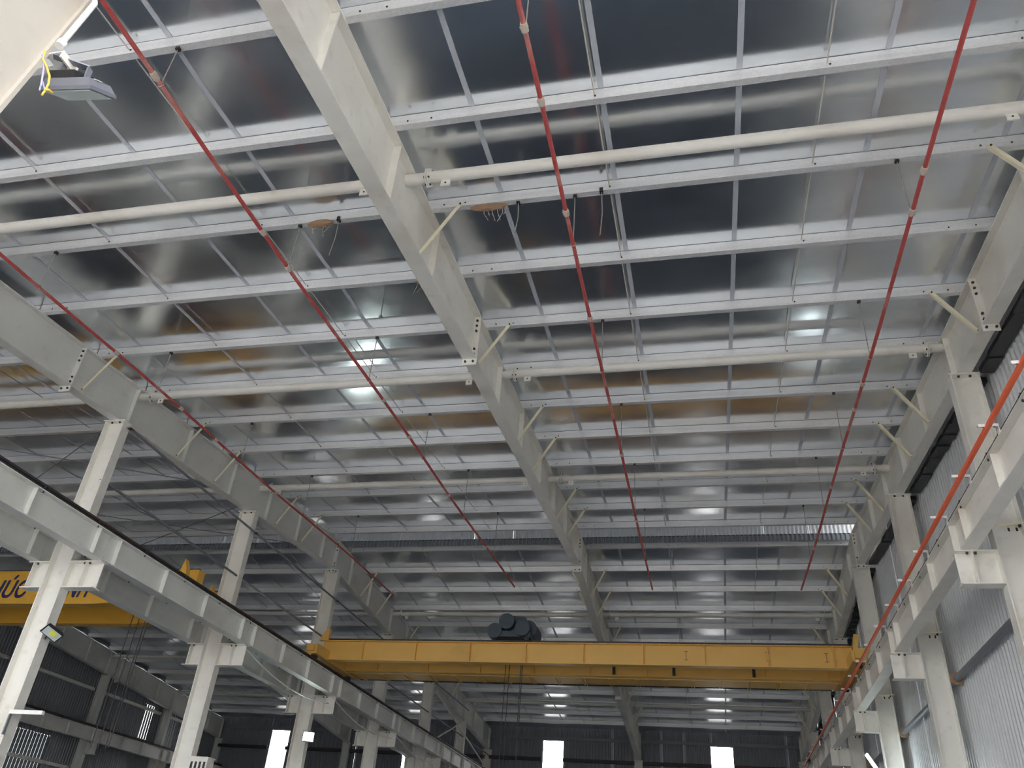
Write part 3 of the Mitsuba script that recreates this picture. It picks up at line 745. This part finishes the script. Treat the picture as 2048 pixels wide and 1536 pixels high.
for sx in (-0.6, 0.6):
    mb = MB()
    for yy in (GY + 0.05, GY + 1.65): mb.cyl((hx + sx, yy, hz + 0.10), (hx + sx, yy + 0.12, hz + 0.10), 0.10, 14)
    put('wheel', mb, 'dark_steel', t, 30)
for dx in (-0.28, -0.14, 0.28, 0.33):
    mb = MB(); mb.cyl((hx + dx, GY + 0.9, 0.2), (hx + dx, GY + 0.9, hz + 0.5), 0.013, 6); put('hoist_rope', mb, 'dark_steel', t)
mb = MB(); mb.box(hx - 0.3, hx + 0.36, GY + 0.78, GY + 1.02, -0.35, 0.2); put('hook_block', mb, 'bright_yellow', t)

# ------------------------------------------------------------------ the lettered yellow crane of the next bay
t = thing('bridge_crane', 'bright yellow bridge crane with dark blue lettering behind the left columns', 'crane')
LX0, LX1, LY = -34.2, -15.25, 21.5
for gi, gy in enumerate((LY, LY + 2.1)):
    mb = MB(); mb.prism([(LX0, 7.28), (LX0 + 1.5, 6.96), (-18.7, 6.96), (-17.6, 7.04), (LX1, 7.45), (LX1, 8.02), (LX0, 8.02)], 1, gy, gy + 0.34); g = put('girder', mb, 'bright_yellow', t)
    mb = MB(); mb.box(LX0, LX1, gy - 0.02, gy + 0.40, 8.02, 8.045); put('top_flange', mb, 'bright_yellow', g)
    mb = MB(); mb.box(LX0 + 0.1, LX1 - 0.1, gy + 0.12, gy + 0.2, 8.045, 8.13); put('trolley_rail', mb, 'dark_steel', g)
mb = MB(); mb.box(-17.3, -15.6, LY + 2.05, LY + 3.2, 6.93, 6.97); put('walkway', mb, 'bright_yellow', t)
for x in (LX0 + 0.1, LX1 - 0.1):
    mb = MB(); mb.box(x - 0.2, x + 0.2, LY - 0.9, LY + 3.3, 6.93, 7.3); et = put('end_truck', mb, 'bright_yellow', t)
    for yy in (LY - 0.6, LY + 2.9):
        mb = MB(); mb.cyl((x - 0.07, yy, 6.985), (x + 0.07, yy, 6.985), 0.14, 16); put('wheel', mb, 'dark_steel', et, 30)
for yy, zt in ((20.55, 8.05), (22.2, 7.78)):
    mb = MB(); mb.prism([(-15.30, 7.25), (-14.92, 7.25), (-15.04, zt - 0.3), (-15.16, zt)], 1, yy, yy + 0.2); put('end_stop', mb, 'bright_yellow', t)
for dx, lz in ((-17.95, 3.0), (-17.7, 3.0), (-17.45, 3.0), (-17.35, 3.0)):
    mb = MB(); mb.cyl((dx, LY + 1.1, lz), (dx, LY + 1.1, 8.2), 0.014, 6); put('hoist_rope', mb, 'dark_steel', t)


def lettering(text, x_right, zb, h, y, squeeze, shear):
    m = meshkit.text_mesh(text, h, 0.012, bold=True)
    v = np.array(m.vertices); v[:, 0] *= squeeze; v[:, 0] += shear * v[:, 1]
    v[:, 0] += x_right - v[:, 0].max()
    mb = MB(); mb.add(np.c_[v[:, 0], y - v[:, 2], zb + v[:, 1]], m.faces)
    return mb


put('lettering', lettering('THỊNH', -18.95, 7.19, 0.56, LY, 0.74, 0.16), 'letter_blue', t, label='dark blue italic capitals, partly hidden')
put('lettering', lettering('PHÚC', -21.30, 7.17, 0.56, LY, 0.86, 0.16), 'letter_blue', t, label='dark blue italic capitals HÚC')

# ------------------------------------------------------------------ lamps
def flood(name_label, c, fwd, upv, w, h, d, lit=None, group=None):
    t = thing('floodlight', name_label, 'floodlight', group)
    c, f, u = np.array(c, float), np.array(fwd, float), np.array(upv, float)
    f /= np.linalg.norm(f); u = u - f * (u @ f); u /= np.linalg.norm(u); s = np.cross(f, u)

    def hx(a0, a1, b0, b1, c0, c1, tp=1.0):
        cor = [(a0, b0), (a1, b0), (a1, b1), (a0, b1)]
        return [c + s * a + u * b + f * c0 for a, b in cor] + [c + s * a * tp + u * b * tp + f * c1 for a, b in cor]
    mb = MB(); mb.hexa(hx(-w * 0.42, w * 0.42, -h * 0.42, h * 0.42, -d, -d * 0.3, 1.16)); mb.hexa(hx(-w / 2, w / 2, -h / 2, h / 2, -d * 0.3, 0)); put('housing', mb, 'lamp_grey' if lit is None else 'black_plastic', t)
    mb = MB(); mb.hexa(hx(-w * 0.44, w * 0.44, -h * 0.42, h * 0.42, 0.001, 0.008)); k = put('front_glass', mb, 'lamp_glass', t)
    if lit == 'on':
        scene[k]['emitter'] = {'type': 'area', 'radiance': {'type': 'rgb', 'value': [18, 21, 20]}}
    return t, c, f, u, s


t, c, f, u, s = flood('grey floodlight on a bent bracket hanging from the top left column', (-4.285, 2.994, 4.792), (-0.111, 0.589, -0.794), (0.023, 0.691, 0.722), 0.43, 0.27, 0.09)
mb = MB(); mb.hexa([c + s * (a + 0.0) + u * b + f * q for q in (-0.15, -0.085) for a, b in ((-0.17, -0.10), (0.05, -0.10), (0.05, 0.10), (-0.17, 0.10))]); put('driver_box', mb, 'black_plastic', t)
mb = MB(); mb.hexa([c + s * a + u * b + f * q for q in (-0.092, -0.088) for a, b in ((0.12, -0.06), (0.19, -0.06), (0.19, 0.02), (0.12, 0.02))]); put('type_plate', mb, 'white_plastic', t)
bp = np.array([-4.38, 2.86, 5.03]); bq = np.array([-4.25, 2.95, 5.03])
mb = MB(); mb.bar(bp - (bq - bp) * 0.6, bq, 0.05, 0.014, (0, 1, 0)); mb.bar(bp, c - f * 0.07 - s * 0.16 - u * 0.05, 0.04, 0.014, (0, 1, 0)); mb.bar(bq, c - f * 0.07 + s * 0.10 - u * 0.05, 0.045, 0.014, (0, 1, 0)); put('stirrup', mb, 'lamp_grey', t)
mb = MB(); mb.box(-4.52, -4.36, 2.79, 2.95, 5.038, 5.052); mb.box(-4.375, -4.36, 2.79, 2.95, 4.98, 5.052); put('mount_plate', mb, 'beige_paint', t)
t = thing('lamp_cable', 'yellow and lilac cable tails dangling with taped ends beside the hanging floodlight', 'cable')
mb = MB(); mb.tube([(-4.40, 2.70, 4.93), (-4.36, 2.69, 4.81), (-4.28, 2.689, 4.707), (-4.20, 2.691, 4.581), (-4.16, 2.687, 4.48), (-4.14, 2.677, 4.392), (-4.13, 2.668, 4.332)], 0.008, 6); put('yellow_core', mb, 'cable_yellow', t, True)
mb = MB(); mb.tube([(-4.14, 2.672, 4.388), (-4.13, 2.688, 4.411), (-4.13, 2.717, 4.422)], 0.010, 6); put('yellow_tail', mb, 'cable_yellow', t, True)
mb = MB(); mb.tube([(-4.38, 2.69, 4.86), (-4.30, 2.692, 4.70), (-4.18, 2.649, 4.476), (-4.15, 2.645, 4.40)], 0.007, 6); mb.tube([(-4.18, 2.649, 4.476), (-4.14, 2.678, 4.389)], 0.006, 5); mb.tube([(-4.18, 2.649, 4.476), (-4.14, 2.645, 4.351)], 0.006, 5); put('lilac_core', mb, 'cable_lilac', t, True)
t = thing('cable_conduit', 'white plastic conduit running up the edge of the top left column', 'conduit')
mb = MB(); mb.tube([(-4.385, 2.72 + 0.095 * (z - 4.55) - 0.01, z) for z in np.linspace(5.10, 5.70, 6)] + [(-4.40, 2.80, 5.78), (-4.44, 2.72, 5.86), (-4.46, 2.60, 5.95), (-4.46, 2.52, 6.1)], 0.022, 10); put('pipe', mb, 'white_plastic', t, 40)
mb = MB(); mb.tube([(-4.385, 2.755, 5.06), (-4.385, 2.765, 5.12)], 0.034, 10); put('end_fitting', mb, 'white_plastic', t, 40)

t, c, f, u, s = flood('unlit square floodlight with yellow chip on the first white column at left', (-14.03, 15.25, 4.27), (0.32, -0.55, -0.75), (0.5, 0.0, 0.6), 0.42, 0.26, 0.10, 'off')
mb = MB(); mb.hexa([c + s * a + u * b + f * q for q in (0.009, 0.014) for a, b in ((-0.09, -0.03), (0.05, -0.03), (0.05, 0.09), (-0.09, 0.09))]); put('led_chip', mb, 'chip_yellow', t)
mb = MB(); mb.bar((-14.34, 15.45, 4.22), (-14.08, 15.28, 4.30), 0.05, 0.02, (0, 0, 1)); put('arm', mb, 'black_plastic', t)
flood_t, c, f, u, s = flood('brightly lit white floodlight on the third column of the left row', (-14.18, 29.02, 4.53), (0.42, -0.85, -0.42), (0, 0, 1), 0.42, 0.36, 0.10, 'on')
mb = MB(); mb.bar((-14.38, 29.2, 4.50), (-14.2, 29.08, 4.52), 0.05, 0.03, (0, 0, 1)); put('arm', mb, 'black_plastic', flood_t)
t = thing('tube_light', 'glowing white fluorescent tube slanting out from the right wall columns at bottom', 'tube light')
mb = MB(); mb.tube([(4.73, 29.0, 4.66), (4.98, 29.0, 4.22), (5.2, 29.0, 3.84)], 0.055, 12); k = put('tube', mb, 'white_plastic', t, True)
scene[k]['emitter'] = {'type': 'area', 'radiance': {'type': 'rgb', 'value': [4, 4.6, 4.6]}}
mb = MB(); mb.bar((5.2, 29.06, 3.86), (5.32, 29.1, 3.80), 0.06, 0.04, (0, 1, 0)); mb.bar((4.74, 29.07, 4.70), (5.22, 29.07, 3.86), 0.10, 0.05, (0, 1, 0)); put('holder', mb, 'lamp_grey', t)
t = thing('wall_bracket', 'white flat bracket sticking out of the left row column nearest the camera', 'bracket')
mb = MB(); mb.box(-14.35, -13.54, 15.25, 15.33, 2.60, 2.68); put('arm', mb, 'white_plastic', t); mb = MB(); mb.box(-14.355, -14.325, 15.27, 15.33, 2.20, 2.60); put('back_plate', mb, 'tie_steel', t)

# slotted box on the second left column
t = thing('switch_box', 'beige slotted metal box on the second column of the left row', 'box')
mb = MB(); mb.box(-14.34, -13.72, 22.15, 22.50, 1.9, 2.80); put('body', mb, 'beige_paint', t)
for i in range(4):
    mb = MB(); x = -14.22 + 0.13 * i; mb.box(x, x + 0.06, 22.135, 22.152, 2.50, 2.70); put('slot', mb, 'black_plastic', t)
mb = MB(); mb.box(-14.36, -13.70, 22.13, 22.52, 2.80, 2.83); put('lid', mb, 'beige_paint', t)

# drooping white cables along the left runway
for i, (a, b) in enumerate(((22.45, 29.0), (29.3, 36.0), (36.2, 42.9))):
    t = thing('slack_cable', f'thin white slack cable drooping under the left runway beam, {ORD[i]} span', 'cable', 'slack cables under the runway')
    pts = [(-13.62, y, 5.92 - 0.30 * math.sin(math.pi * q) - 0.25 * q) for q, y in zip(np.linspace(0, 1, 12), np.linspace(a, b, 12))]
    mb = MB(); mb.tube(pts, 0.022, 6); put('cable', mb, 'white_plastic', t, True)

# cross ties between far left columns
for i, (a, b) in enumerate((((-14.20, 43.3, 9.2), (-14.20, 56.6, 6.95)), ((-14.05, 43.5, 6.95), (-14.05, 49.8, 9.2)))):
    t = thing('cross_tie', f"pale cross tie tube between far columns of the left row, {'falling' if i == 0 else 'rising'} away from the camera", 'tie')
    mb = MB(); mb.cyl(a, b, 0.045, 10); put('tube', mb, 'rod_steel', t, 30)
    mb = MB(); mb.box(a[0] - 0.01, a[0] + 0.01, a[1] - 0.1, a[1] + 0.15, a[2] - 0.1, a[2] + 0.1); put('end_tab', mb, 'rod_steel', t)

# cobwebs and nest remains on the purlins
rng = random.Random(3)
for i, (x, y, w, lab) in enumerate(((-6.62, 9.9, 0.26, 'brown clump of old nest under a purlin beside the left red pipe'), (-3.35, 9.95, 0.35, 'brown nest remains where a cream brace meets the purlin'), (-5.2, 11.95, 0.2, 'small brown nest remains under a purlin left of the centre rafter'))):
    t = thing('nest_clump', lab, 'nest')
    m = trimesh.creation.icosphere(3, 1.0); v = np.array(m.vertices)
    v *= (0.7 + 0.6 * meshkit.fbm(v * 2.3 + i, 3, i))[:, None] * np.array([w, 0.07, 0.07])
    mb = MB(); mb.add(v + [x, y + 0.04, zp(y) - 0.03], m.faces); put('clump', mb, 'nest_brown', t, True)
    mb = MB()
    for j in range(7):
        px = x + rng.uniform(-w, w); ln = rng.uniform(0.1, 0.4)
        mb.tube([(px, y + 0.05, zp(y)), (px + rng.uniform(-.06, .06), y + 0.05, zp(y) - ln * 0.5), (px + rng.uniform(-.1, .1), y + 0.06, zp(y) - ln)], 0.005, 4)
    put('straw', mb, 'web_silk', t)
for i, (x, y, ln) in enumerate(((-2.8, 9.95, 0.75), (-1.3, 9.9, 1.05), (-6.25, 9.9, 0.9))):
    t = thing('loose_wire', f"loose thin wire hanging from a purlin, {('short one by the centre rafter', 'right one between red pipe and sag rod', 'left one beside the left red pipe')[i]}", 'wire', 'loose wires under the purlins')
    mb = MB(); mb.tube([(x, y + 0.03, zp(y) + 0.05), (x + 0.02, y + 0.03, zp(y) - ln * 0.5), (x - 0.01, y + 0.02, zp(y) - ln)], 0.011, 5); put('wire', mb, 'wire_steel', t, True)
    mb = MB(); mb.box(x - 0.03, x + 0.03, y - 0.01, y + 0.07, zp(y) - 0.03, zp(y) + 0.06); put('clip', mb, 'bolt_steel', t)
